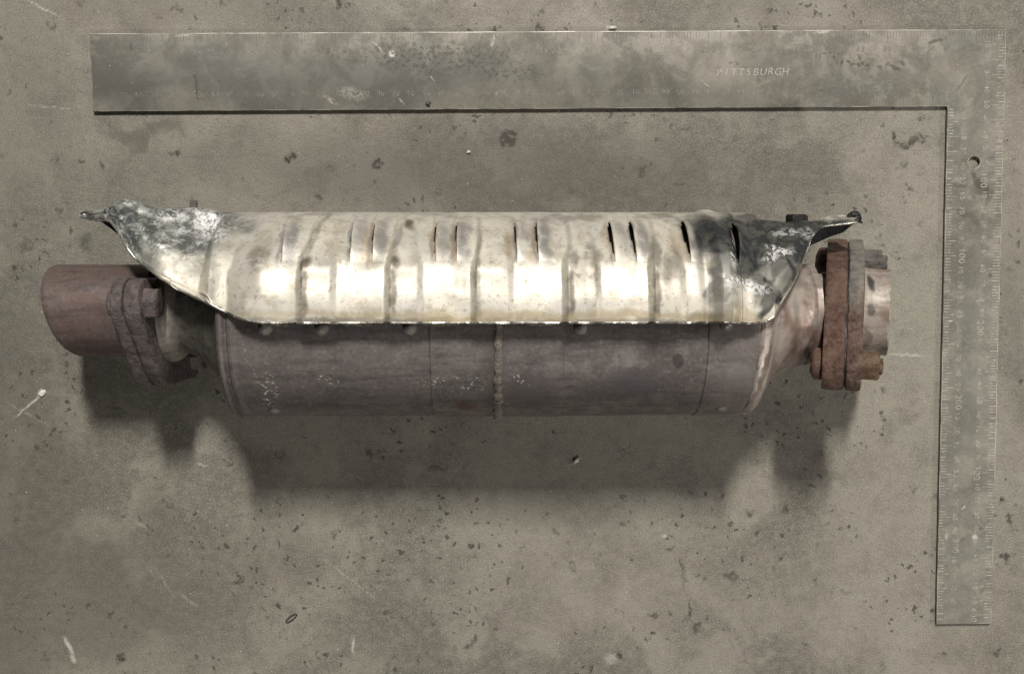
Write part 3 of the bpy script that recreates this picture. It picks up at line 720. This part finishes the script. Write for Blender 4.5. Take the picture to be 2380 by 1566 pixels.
# inlet flange: one ear up towards the lens, the other down on the floor
FL = Flange((-211.0, -29.0, 103.0), (-207.0, -68.0, 21.0), (1, .0, .0))
pa = FL.plate('flange_plate', -7.2, -.4, M_rustL, cv, 15.0, 34, 1)
pb = FL.plate('flange_plate', .3, 9.6, M_rustL, cv, 14.2, 33, 2)
for a, sgn in ((-FL.half, 0), (FL.half, 1)):
    FL.prism('bolt_head', a, -7.0, -12.6, 8.2, M_rustL, pa, 24, bev=2.0, dome=.8)
    nut = FL.prism('nut', a, 9.3, 17.2, 9.6, M_rustL, pb, 6, rot=.4)
# outlet flange
e_up = Vector((230.5, -6.0, 33.0)); e_lo = Vector((208.5, -66.0, 101.0))
FR = Flange(e_up, e_lo, (1, .0, .28))
qa = FR.plate('flange_plate', -12.8, -.4, M_rustR, cv, 15.0, 36, 3, label='red-brown rusted inner flange plate')
qb = FR.plate('flange_plate', .5, 9.3, M_rustG, cv, 15.0, 36, 4, label='outer flange plate fading from rust to grey')
FR.plate('gasket', -.5, .6, M_dark, cv, 13.2, 34, 5, 0)
FR.prism('bolt_head', -FR.half, -12.4, -19.0, 9.6, M_rustR, qa, 28, bev=2.4, dome=.8)
FR.prism('bolt_head', FR.half, -12.4, -19.0, 9.6, M_rustR, qa, 28, bev=2.4, dome=.8)
FR.prism('nut', -FR.half, 9.0, 21.0, 9.4, M_nutG, qb, 6, rot=.2, dome=.2, label='grey nut on the upper ear')
FR.prism('stud_end', -FR.half, 21.0, 24.5, 5.0, M_nutG, qb, 20, bev=.8)
FR.prism('nut', FR.half, 9.0, 19.5, 9.0, M_nutR, qb, 6, rot=.35, dome=.2, label='ochre rusted nut on the lower ear')
FR.prism('stud_end', FR.half, 19.0, 21.5, 4.8, M_nutR, qb, 20, bev=.8)
# short outlet stub beyond the outlet flange
vs = []; fs = []; N = 90
prof = [(9.8, 27.8), (12, 26.6), (22.5, 26.4), (24.2, 26.6), (25, 26.0), (25, 24.6), (15, 24.2), (-6, 23.9)]
for (h, R) in prof:
    for j in range(N):
        a = 2 * math.pi * j / N; k = 1.1 * nz((math.cos(a) * 2, math.sin(a) * 2, h * .2)) * min(1, max(0, h - 9) / 6)
        hh = h - (2.6 * max(0, nz((math.cos(a) * 3, math.sin(a) * 3, 7))) if h > 21 else 0)
        vs.append(tuple(FR.P((R + k) * math.cos(a), (R + k) * math.sin(a), hh)))
for i in range(len(prof) - 1):
    for j in range(N): fs.append((i * N + j, i * N + (j + 1) % N, (i + 1) * N + (j + 1) % N, (i + 1) * N + j))
wt = [FR.P(-FR.half + 11, 6, 20), FR.P(-FR.half + 13, 5, 23), FR.P(-FR.half + 15.5, 4.5, 24), FR.P(-FR.half + 17.5, 5.5, 25.5)]
STUB_WIRE = wt
mesh('outlet_stub', vs, fs, M_stub, cv, True, autos=40)
# a torn curl of metal beside the upper nut is added once tube() exists
# neck between cone and flange
vs = []; fs = []
for i in range(13):
    t = i / 12; base = Vector((203, -36.5, 67)).lerp(FR.c + FR.n * -12.0, t); ax = Vector((1, 0, 0)).lerp(FR.n, t).normalized()
    u = (Vector((0, 1, 0)) - ax * ax.y).normalized(); v = ax.cross(u)
    R = 24.5
    for j in range(80):
        a = 2 * math.pi * j / 80; vs.append(tuple(base + (u * math.cos(a) + v * math.sin(a)) * R))
for i in range(12):
    for j in range(80): fs.append((i * 80 + j, i * 80 + (j + 1) % 80, (i + 1) * 80 + (j + 1) % 80, (i + 1) * 80 + j))
mesh('outlet_neck', vs, fs, M_pipe, cv, True)

# ---- heat shield -----------------------------------------------------------
PROF = [(-38, 141.0), (-22, 139.6), (-6, 133.0), (7, 120.5), (17, 103), (23.2, 82), (24.2, 62), (21, 40)]
def main_station(px, dz=0.0, eshift=0.0):
    x = (px - 1145.8) / (FPX / (CAMH - 138.0)); return [Vector((x, y, z + dz)) for (y, z) in PROF]
def wing(e, t, fr=(0, .20, .42, .62, .82, 1.0), g_=(0, .05, .17, .38, .68, 1.0)):
    r = []
    for f, k in zip(fr, g_):
        r.append(at(e[0] + (t[0] - e[0]) * f, e[1] + (t[1] - e[1]) * f, e[2] + (t[2] - e[2]) * k))
    b = r[-1]
    r.append(Vector((b.x, b.y + .3, b.z - 14))); r.append(Vector((b.x, b.y - 3, b.z - 28)))
    return r
def lip(e, t, drop=6.5, w_=.13):
    r = wing((e[0], e[1], e[2] - drop), t, (0, w_, .40, .62, .82, 1.0))
    f = wing(e, t, (0, w_, .40, .62, .82, 1.0))
    r[1:] = f[1:]; return r
ST = [wing((190, 503, 86), (188, 496, 84)), wing((222, 511, 90), (215, 492, 85)), wing((247, 510, 93), (247, 487, 87)), wing((264, 524, 98), (284, 466, 90)), wing((292, 570, 106), (318, 474, 88)),
      lip((318, 607, 112), (345, 486, 86), 2.6, .07), lip((370, 642, 117), (392, 489, 84), 2.6, .07), lip((430, 677, 122), (440, 489, 82), 2.6, .07), lip((478, 701, 128), (490, 491, 82), 2.6, .07), lip((520, 722, 134), (528, 498, 80), 2.6, .07),
      wing((556, 738, 139), (560, 501, 76), (0, .2, .46, .68, .86, 1.0), (0, .03, .13, .32, .62, 1)),
      [at(596, 748, 141)] + main_station(596)[1:], main_station(640), main_station(700), main_station(780), main_station(900), main_station(1020), main_station(1140), main_station(1260), main_station(1380),
      main_station(1500), main_station(1600), main_station(1660), main_station(1710), 
      [at(1752, 750, 140)] + wing((1752, 750, 140), (1748, 511, 79), (0, .2, .46, .68, .86, 1.0), (0, .03, .13, .32, .62, 1))[1:],
      lip((1783, 741, 137), (1785, 517, 84)), lip((1806, 712, 133), (1815, 520, 87)), lip((1834, 668, 127), (1845, 521, 88)), lip((1856, 628, 119), (1872, 522, 88)), lip((1872, 580, 109), (1892, 521, 87)),
      wing((1884, 549, 101), (1912, 514, 86)), wing((1908, 527, 95), (1930, 503, 84)), wing((1945, 520, 91), (1952, 500, 83)), wing((1975, 516, 88), (1975, 506, 82)), wing((1993, 513, 85), (1991, 507, 82))]
NS = len(ST)
A = np.array([[tuple(p) for p in st] for st in ST])           # NS x 8 x 3
def cr_weights(t, n):
    t = max(0.0, min(n - 1 - 1e-9, t)); i = int(t); f = t - i
    w_ = (-.5 * f + f * f - .5 * f ** 3, 1 - 2.5 * f * f + 1.5 * f ** 3, .5 * f + 2 * f * f - 1.5 * f ** 3, -.5 * f * f + .5 * f ** 3)
    return [(max(0, min(n - 1, i - 1 + k)), w_[k]) for k in range(4)]
def wmat(ts, n):
    Wm = np.zeros((len(ts), n))
    for r, t in enumerate(ts):
        for k, v in cr_weights(t, n): Wm[r, k] += v
    return Wm
# columns: dense in station parameter, with extra pairs of lines at the louvre slits
midx = A[:, 2, 0]
def u_of_x(x):
    for i in range(NS - 1):
        if midx[i] <= x <= midx[i + 1]: return i + (x - midx[i]) / (midx[i + 1] - midx[i])
    return 0
SLITS = [(662, 1), (820, 1), (870, 1), (1013, 1), (1062, 1), (1200, 1), (1250, 1), (1425, 1), (1475, 1), (1600, 1.15), (1716, 1.15)]
slx = [(px - 1145.8) / 4.115 for px, _ in SLITS]
slu = [u_of_x(x) for x in slx]; slh = [h for _, h in SLITS]
us = []
for i in range(NS - 1):
    n_ = max(3, int((midx[i + 1] - midx[i]) / .75))
    us += [i + k / n_ for k in range(n_)]
us.append(NS - 1 - 1e-6)
us = [u for u in us if all(abs(u - s_) > .004 for s_ in slu)]
lines = [(u, 0) for u in us] + [(u - 1e-5, -1) for u in slu] + [(u + 1e-5, 1) for u in slu]
lines.sort(key=lambda q: q[0])
NV = 190
vsamp = [7.0 * j / (NV - 1) for j in range(NV)]
WU = wmat([q[0] for q in lines], NS); WV = wmat(vsamp, 8)
G = np.einsum('ai,ikc,bk->abc', WU, A, WV)
GU = np.gradient(G, axis=0); GV = np.gradient(G, axis=1)
# robust normals from neighbours a few columns away
NCOL = G.shape[0]
ip = np.minimum(np.arange(NCOL) + 2, NCOL - 1); im = np.maximum(np.arange(NCOL) - 2, 0)
GU = G[ip] - G[im]
NR = np.cross(GU, GV); ln = np.linalg.norm(NR, axis=2, keepdims=True); ln[ln == 0] = 1; NR /= ln
X = G[:, :, 0]; Vv = np.array(vsamp)[None, :] + 0 * X
cx = G[:, 30, 0]                                            # x of each column in the flat zone
def sstep(t): t = np.clip(t, 0, 1); return t * t * (3 - 2 * t)
disp = np.zeros_like(X)
RIBS = [(-105.5, -88.5, 4.3), (-57, -40.5, 4.2), (-9.5, 9.5, 3.2), (41, 58, 4.1), (89, 105, 4.2)]
for (a, b, h) in RIBS:
    # steep on the left, a long fall to the right; over the shoulder each rib narrows and leans left
    sh = sstep((Vv - 1.7) / 1.4)
    wob = 1.2 * np.sin(Vv * 1.7 + a)
    aa = a + 3.0 * sh + wob * sh * .6; bb = b - 3.0 * sh + wob * sh
    fall = np.clip((X - aa) / (bb - aa), 0, 1)
    prof = sstep((X - (aa - 3.2)) / 3.8) * (1 - .62 * fall ** 1.3) * (1 - sstep((X - (bb - 1.5)) / 4.0))
    amp_v = 1 - .25 * sstep((Vv - 1.9) / .7)
    amp_v = amp_v * (1 - sstep((Vv - 3.7) / 1.0)) * (1 - .3 * np.exp(-(Vv / .35) ** 2))
    knee = np.exp(-((Vv - 1.72) / .26) ** 2)
    disp += h * prof * (amp_v + .42 * knee)
# bead at the right end
prof = sstep((X - 121.5) / 6.0) * (1 - sstep((X - 131.0) / 7.5))
disp += 4.2 * prof * (1 - .55 * sstep((Vv - 3.6) / 1.2))
disp -= 1.4 * np.exp(-((X - 118.5) / 3.0) ** 2)
disp -= 1.2 * np.exp(-((X - 141) / 3.5) ** 2) * (1 - sstep((Vv - 3) / 1))
# the wing steps down off the barrel at the left end
xv = -158.5 + 13 * sstep((Vv - 2.5) / 1.5)
disp -= 4.4 * (1 - sstep((X - (xv - 4.5)) / 8.5)) * sstep((X + 206) / 40) * sstep(Vv / .5) * (1 - sstep((Vv - 4.3) / .6))
disp -= 1.2 * np.exp(-((X - xv + 6) / 4) ** 2) * (1 - sstep((Vv - 2.8) / 1.2)) * sstep(Vv / .5)
# dents
for (dx, dv, rx, rv, h) in ((-196, 2.2, 9, .7, 1.8), (-180, 1.0, 10, .6, 1.4), (-206, 4.6, 5, .5, 2.2), (-188, 3.6, 14, .6, -1.4), (165, 1.6, 9, .9, 1.5), (158, 3.3, 8, .7, -1.6), (178, 3.8, 8, .6, 1.2), (186, 4.6, 4, .5, 1.8), (-127, 1.5, 6, .7, 1.3), (150, 2.4, 7, .5, -1.2), (-18, 1.4, 4, .5, -.8), (52, 1.6, 3, .5, -.5), (98, 1.5, 3, .5, -.7), (-72, 2.1, 4, .3, -.4)):
    disp += h * np.exp(-((X - dx) / rx) ** 2 - ((Vv - dv) / rv) ** 2)
# louvres: the metal right of each slit is pushed out, the metal left of it a little in
S0, S1 = 2.10, 4.35
env = np.where((Vv > S0) & (Vv < S1), np.sin(np.pi * np.clip((Vv - S0) / (S1 - S0), 0, 1)) ** 1.15, 0) * (.80 + .20 * (Vv - S0) / (S1 - S0))
colu = np.array([q[0] for q in lines]); side = np.array([q[1] for q in lines])
for u0, h in zip(slu, slh):
    xs = X - (X[np.argmin(abs(colu - (u0 + 1e-5))), :][None, :])
    right = (colu > u0)[:, None]
    disp += np.where(right, 4.3 * h * env * np.exp(-(np.clip(xs, 0, 99) / 7.0) ** 1.35), -2.4 * env * np.exp(-(np.clip(-xs, 0, 99) / 4.2) ** 1.4))
# crumple
rng = np.random.default_rng(4)
wingm = np.clip((np.abs(X + 0) - 140) / 25, 0, 1)
for i in range(NCOL):
    for j in range(0, NV):
        x_, v_ = X[i, j], Vv[i, j]
        n0 = noise.noise(Vector((x_ * .045, v_ * .9, 1.7))) * .75 + noise.noise(Vector((x_ * .12, v_ * 1.8, 5.1))) * .34
        disp[i, j] += n0 * (1 + 1.6 * wingm[i, j])
Gd = G + NR * disp[:, :, None]
# keep clear of the canister underneath
ry = Gd[:, :, 1] - AY; rz = Gd[:, :, 2] - AZ; rr0 = np.sqrt(ry * ry + rz * rz)
lim = np.where((Gd[:, :, 0] > -162) & (Gd[:, :, 0] < 160), 63.2, 0.0)
lim = np.where(Gd[:, :, 0] <= -160, 63.2 - (-160 - Gd[:, :, 0]) * 1.6, lim); lim = np.where(Gd[:, :, 0] >= 158, 63.2 - (Gd[:, :, 0] - 158) * 1.6, lim)
k_ = np.where((rr0 < lim + 2) & (rz > 0), (lim + 2 - (lim + 2 - rr0) * .12) / np.maximum(rr0, 1), 1.0); k_ = np.where(rr0 < lim + 2, np.maximum(k_, 1.0), 1.0)
Gd[:, :, 1] = AY + ry * k_; Gd[:, :, 2] = AZ + rz * k_
faces = []
for i in range(NCOL - 1):
    slit = side[i] == -1 and side[i + 1] == 1
    cut = side[i + 1] == -1; cut2 = i + 2 < NCOL and side[i + 2] == -1
    for j in range(NV - 1):
        if slit and S0 + .03 < vsamp[j] < S1 - .05: continue
        if cut and S0 + .35 < vsamp[j] < S1 - .15: continue
        if cut2 and S0 + .95 < vsamp[j] < S1 - .40: continue
        a = i * NV + j
        faces.append((a, a + NV, a + NV + 1, a + 1))
shield = mesh('heat_shield', Gd.reshape(-1, 3).tolist(), faces, M_shield, cv, True)
for nm_, (lst_, ws_, wa_, so_) in SHIELD_BLOBS.items():
    at_ = shield.data.attributes.new(nm_, 'FLOAT', 'POINT')
    at_.data.foreach_set('value', blob_field(Gd[:, :, 0] * MM - OFF[0], Gd[:, :, 1] * MM - OFF[1], lst_, ws_, wa_, so_, len(nm_) * 7 + ord(nm_[0])).ravel().astype(np.float32))
sm = shield.modifiers.new('thickness', 'SOLIDIFY'); sm.thickness = 0.0011; sm.offset = -1
# rolled edge along the near rim
pts = [Vector(Gd[i, 0]) for i in range(0, NCOL, 2)]
def tube(name, pts, r, mat, parent, m=8, mats=None, fmf=None, seed=0, flat=1.0, nar=.25):
    vs = []; fs = []; fm = []
    for i, p in enumerate(pts):
        d = (pts[min(i + 1, len(pts) - 1)] - pts[max(i - 1, 0)]).normalized()
        up = Vector((0, 0, 1)); s_ = d.cross(up).normalized(); u_ = s_.cross(d)
        rr_ = r * (1 + nar * nz((i * .12, seed, 2)))
        for j in range(m):
            a = 2 * math.pi * j / m; vs.append(tuple(p + s_ * math.cos(a) * rr_ + u_ * math.sin(a) * rr_ * flat))
    for i in range(len(pts) - 1):
        for j in range(m):
            fs.append((i * m + j, i * m + (j + 1) % m, (i + 1) * m + (j + 1) % m, (i + 1) * m + j))
            if fmf: fm.append(fmf(pts[i]))
    return mesh(name, vs, fs, mat, parent, True, mats=mats, fm=fm or None)
tube('torn_curl', STUB_WIRE, .8, M_nutG, qb, 8)
sel = [p + Vector((0, -.3, -.5)) for p in pts]
tube('rim', sel, .85, None, shield, 8, mats=[M_rim, M_rimdark], fmf=lambda p: 0 if (p.x < -150 or p.x > 150 or nz((p.x * .11, 0, 0)) > .12) else 1, seed=2)
# folded tabs under the rim and spot-welded pads between rim and canister
def slab(name, x0, x1, y0, y1, z0, z1, mat, parent, bev=.35):
    bm = bmesh.new(); bmesh.ops.create_cube(bm, size=1)
    for v in bm.verts: v.co = Vector(((x0 + x1) / 2 + v.co.x * (x1 - x0), (y0 + y1) / 2 + v.co.y * (y1 - y0), (z0 + z1) / 2 + v.co.z * (z1 - z0)))
    bmesh.ops.bevel(bm, geom=bm.edges[:], offset=bev, segments=2, affect='EDGES')
    return frombm(name, bm, mat, parent, True, 40)
for a, b in ((608, 668), (800, 862), (985, 1048), (1224, 1284)):
    xa = at(a, 752, 138).x; xb = at(b, 752, 138).x
    slab('folded_tab', xa, xb, -40.2, -37.2, 137.4, 139.2, M_rim, shield)
for px in (612, 744, 950, 1350):
    p = at(px, 752, 133); patch('spot_weld_pad', (p.x, -42.0, 127.0), (0, -.10, 1), 4.0, 6.0, M_pad, shield)
p = at(1690, 748, 136); patch('spot_weld_pad', (p.x, -40.0, 132.5), (0, -.1, 1), 4.0, 4.4, M_collar, shield)
# lower half of the shield showing past the two tips
def sheet(name, pts, th, mat, parent):
    bm = bmesh.new(); vs = [bm.verts.new(at(*p)) for p in pts]; f = bm.faces.new(vs)
    r = bmesh.ops.extrude_face_region(bm, geom=[f])
    for v in [g_ for g_ in r['geom'] if isinstance(g_, bmesh.types.BMVert)]: v.co.z -= th
    bmesh.ops.triangulate(bm, faces=[f_ for f_ in bm.faces if len(f_.verts) > 4])
    return frombm(name, bm, mat, parent, False, None)
sheet('backing_flap', [(197, 500, 78), (228, 511, 80), (254, 529, 80), (281, 550, 80), (345, 565, 78), (400, 520, 78), (330, 492, 78), (250, 494, 78)], 1.2, M_dark, shield)
sheet('backing_flap', [(1880, 572, 74), (1930, 550, 78), (1958, 541, 78), (1987, 517, 78), (1970, 510, 78), (1900, 516, 78), (1850, 530, 74)], 1.2, M_dark, shield)
tip = at(1985, 508, 83)
lump('curled_tip', (tip.x, tip.y, tip.z), 3.4, M_dark, shield, .7, 5, 3, (1.3, .9, .9))
tip = at(196, 499, 83)
lump('curled_tip', (tip.x + 1, tip.y, tip.z), 2.6, M_shield, shield, .7, 6, 3, (1.6, .8, .8))
# screws through the far side of the shield, heads just visible over its edge
def yhex(name, c, r, ln, mat, parent, tilt=0):
    bm = bmesh.new(); bmesh.ops.create_cone(bm, cap_ends=True, segments=6, radius1=r, radius2=r, depth=ln, matrix=Matrix.Translation(c) @ Matrix.Rotation(tilt, 4, 'Z') @ Matrix.Rotation(math.radians(90), 4, 'X') @ Matrix.Rotation(math.radians(30), 4, 'Z'))
    bmesh.ops.bevel(bm, geom=bm.edges[:], offset=.8, segments=3, affect='EDGES')
    return frombm(name, bm, mat, parent, True, 35)
p = at(1851, 514, 82); yhex('shield_bolt', Vector((p.x, p.y - .5, p.z)), 7.0, 9.0, M_dark, shield)
p = at(450, 485, 72); yhex('shield_bolt', Vector((p.x, p.y - 0, p.z)), 2.6, 10, M_nutG, shield)
p = at(285, 474, 92); 
bm = bmesh.new()
for i in range(28):
    pass
bm.free()

# ------------------------------------------------------------------ loose bits on the floor
def pebble(px, py, r, mat, label, cat='pebble', sq_=(1, 1, .6), z=0, seed=0, amp=.5, group=None, name='pebble', rz=0):
    p = at(px, py, z)
    bm = bmesh.new(); bmesh.ops.create_icosphere(bm, subdivisions=3, radius=1)
    for v in bm.verts:
        k = 1 + amp * nz(v.co, 1.3, seed) + amp * .4 * nz(v.co, 3, seed + 1)
        v.co = Vector((v.co.x * k * r * sq_[0], v.co.y * k * r * sq_[1], v.co.z * k * r * sq_[2]))
    zmin = min(v.co.z for v in bm.verts)
    bm.transform(Matrix.Rotation(rz, 4, 'Z'))
    for v in bm.verts: v.co = Vector((v.co.x, v.co.y, v.co.z - zmin)) * MM
    me = bpy.data.meshes.new(name); bm.to_mesh(me); bm.free(); me.materials.append(mat)
    me.polygons.foreach_set('use_smooth', [True] * len(me.polygons))
    o = bpy.data.objects.new(name, me); C.objects.link(o); o.location = (p.x * MM, p.y * MM, z * MM)
    tag(o, label, cat, group); return o
pebble(1338, 1069, 1.9, M_grit, 'shiny pale pebble on the concrete within the shadow below the converter', sq_=(1.2, .7, .6), rz=.8, seed=2)
pebble(995, 242, 1.5, M_pebble, 'tiny black crumb on the lower edge of the long steel arm', 'crumb', z=3.35, seed=3, name='crumb')
pebble(1423, 66, 2.0, M_grit, 'pale stone chip beside the top edge of the long steel arm', 'stone chip', sq_=(1.3, .5, .5), seed=8, name='stone_chip')
pebble(1089, 354, 1.3, M_grit, 'small white stone chip between the long arm and the heat shield', 'stone chip', sq_=(1, .8, .6), seed=9, name='stone_chip')
pebble(99, 913, 2.2, M_grit, 'whitish stone chip at the end of the scratch left of the inlet pipe', 'stone chip', sq_=(1.3, .8, .3), rz=.7, seed=11, name='stone_chip')
# thin dark sliver
pts_ = []
c0 = at(677, 1436, .6)
for i in range(41):
    a = 2 * math.pi * i / 40; q = Vector((math.cos(a) * 4.6, math.sin(a) * 1.3, 0)); q.rotate(Matrix.Rotation(math.radians(38), 3, 'Z')); pts_.append(c0 + q)
sl = tube('wire_loop', pts_, .35, M_dark, None, 6)
tag(sl, 'tiny flattened dark wire loop lying on the concrete at lower left', 'wire loop')
# fine grit
rg_ = random.Random(11); vs = []; fs = []
for _ in range(1300):
    px, py = rg_.uniform(-20, 2400), rg_.uniform(-20, 1590)
    p = at(px, py, 0); r = rg_.choice([.18, .2, .25, .3, .45]) * rg_.uniform(.7, 1.2); a = rg_.uniform(0, 3.1)
    q = SQ.inverted() @ p
    if -L - 1 < q.x < 1 and -W - 1 < q.y < 1 or (-w - 1 < q.x < 1 and -T - 1 < q.y < 1): zb = Z1 + .02; 
    else: zb = 0.0
    if zb and rg_.random() < .55: continue
    b = len(vs)
    for (dx, dy, dz) in ((1, 0, .1), (0, .7, .1), (-1, 0, .1), (0, -.7, .1), (.1, .1, .8)):
        vs.append((p.x + r * (dx * math.cos(a) - dy * math.sin(a)), p.y + r * (dx * math.sin(a) + dy * math.cos(a)), zb + r * dz))
    fs += [(b, b + 1, b + 4), (b + 1, b + 2, b + 4), (b + 2, b + 3, b + 4), (b + 3, b, b + 4)]
o = mesh('grit', vs, fs, M_grit, None, False); o['kind'] = 'stuff'; o['label'] = 'fine pale grit scattered over the concrete and the steel square'
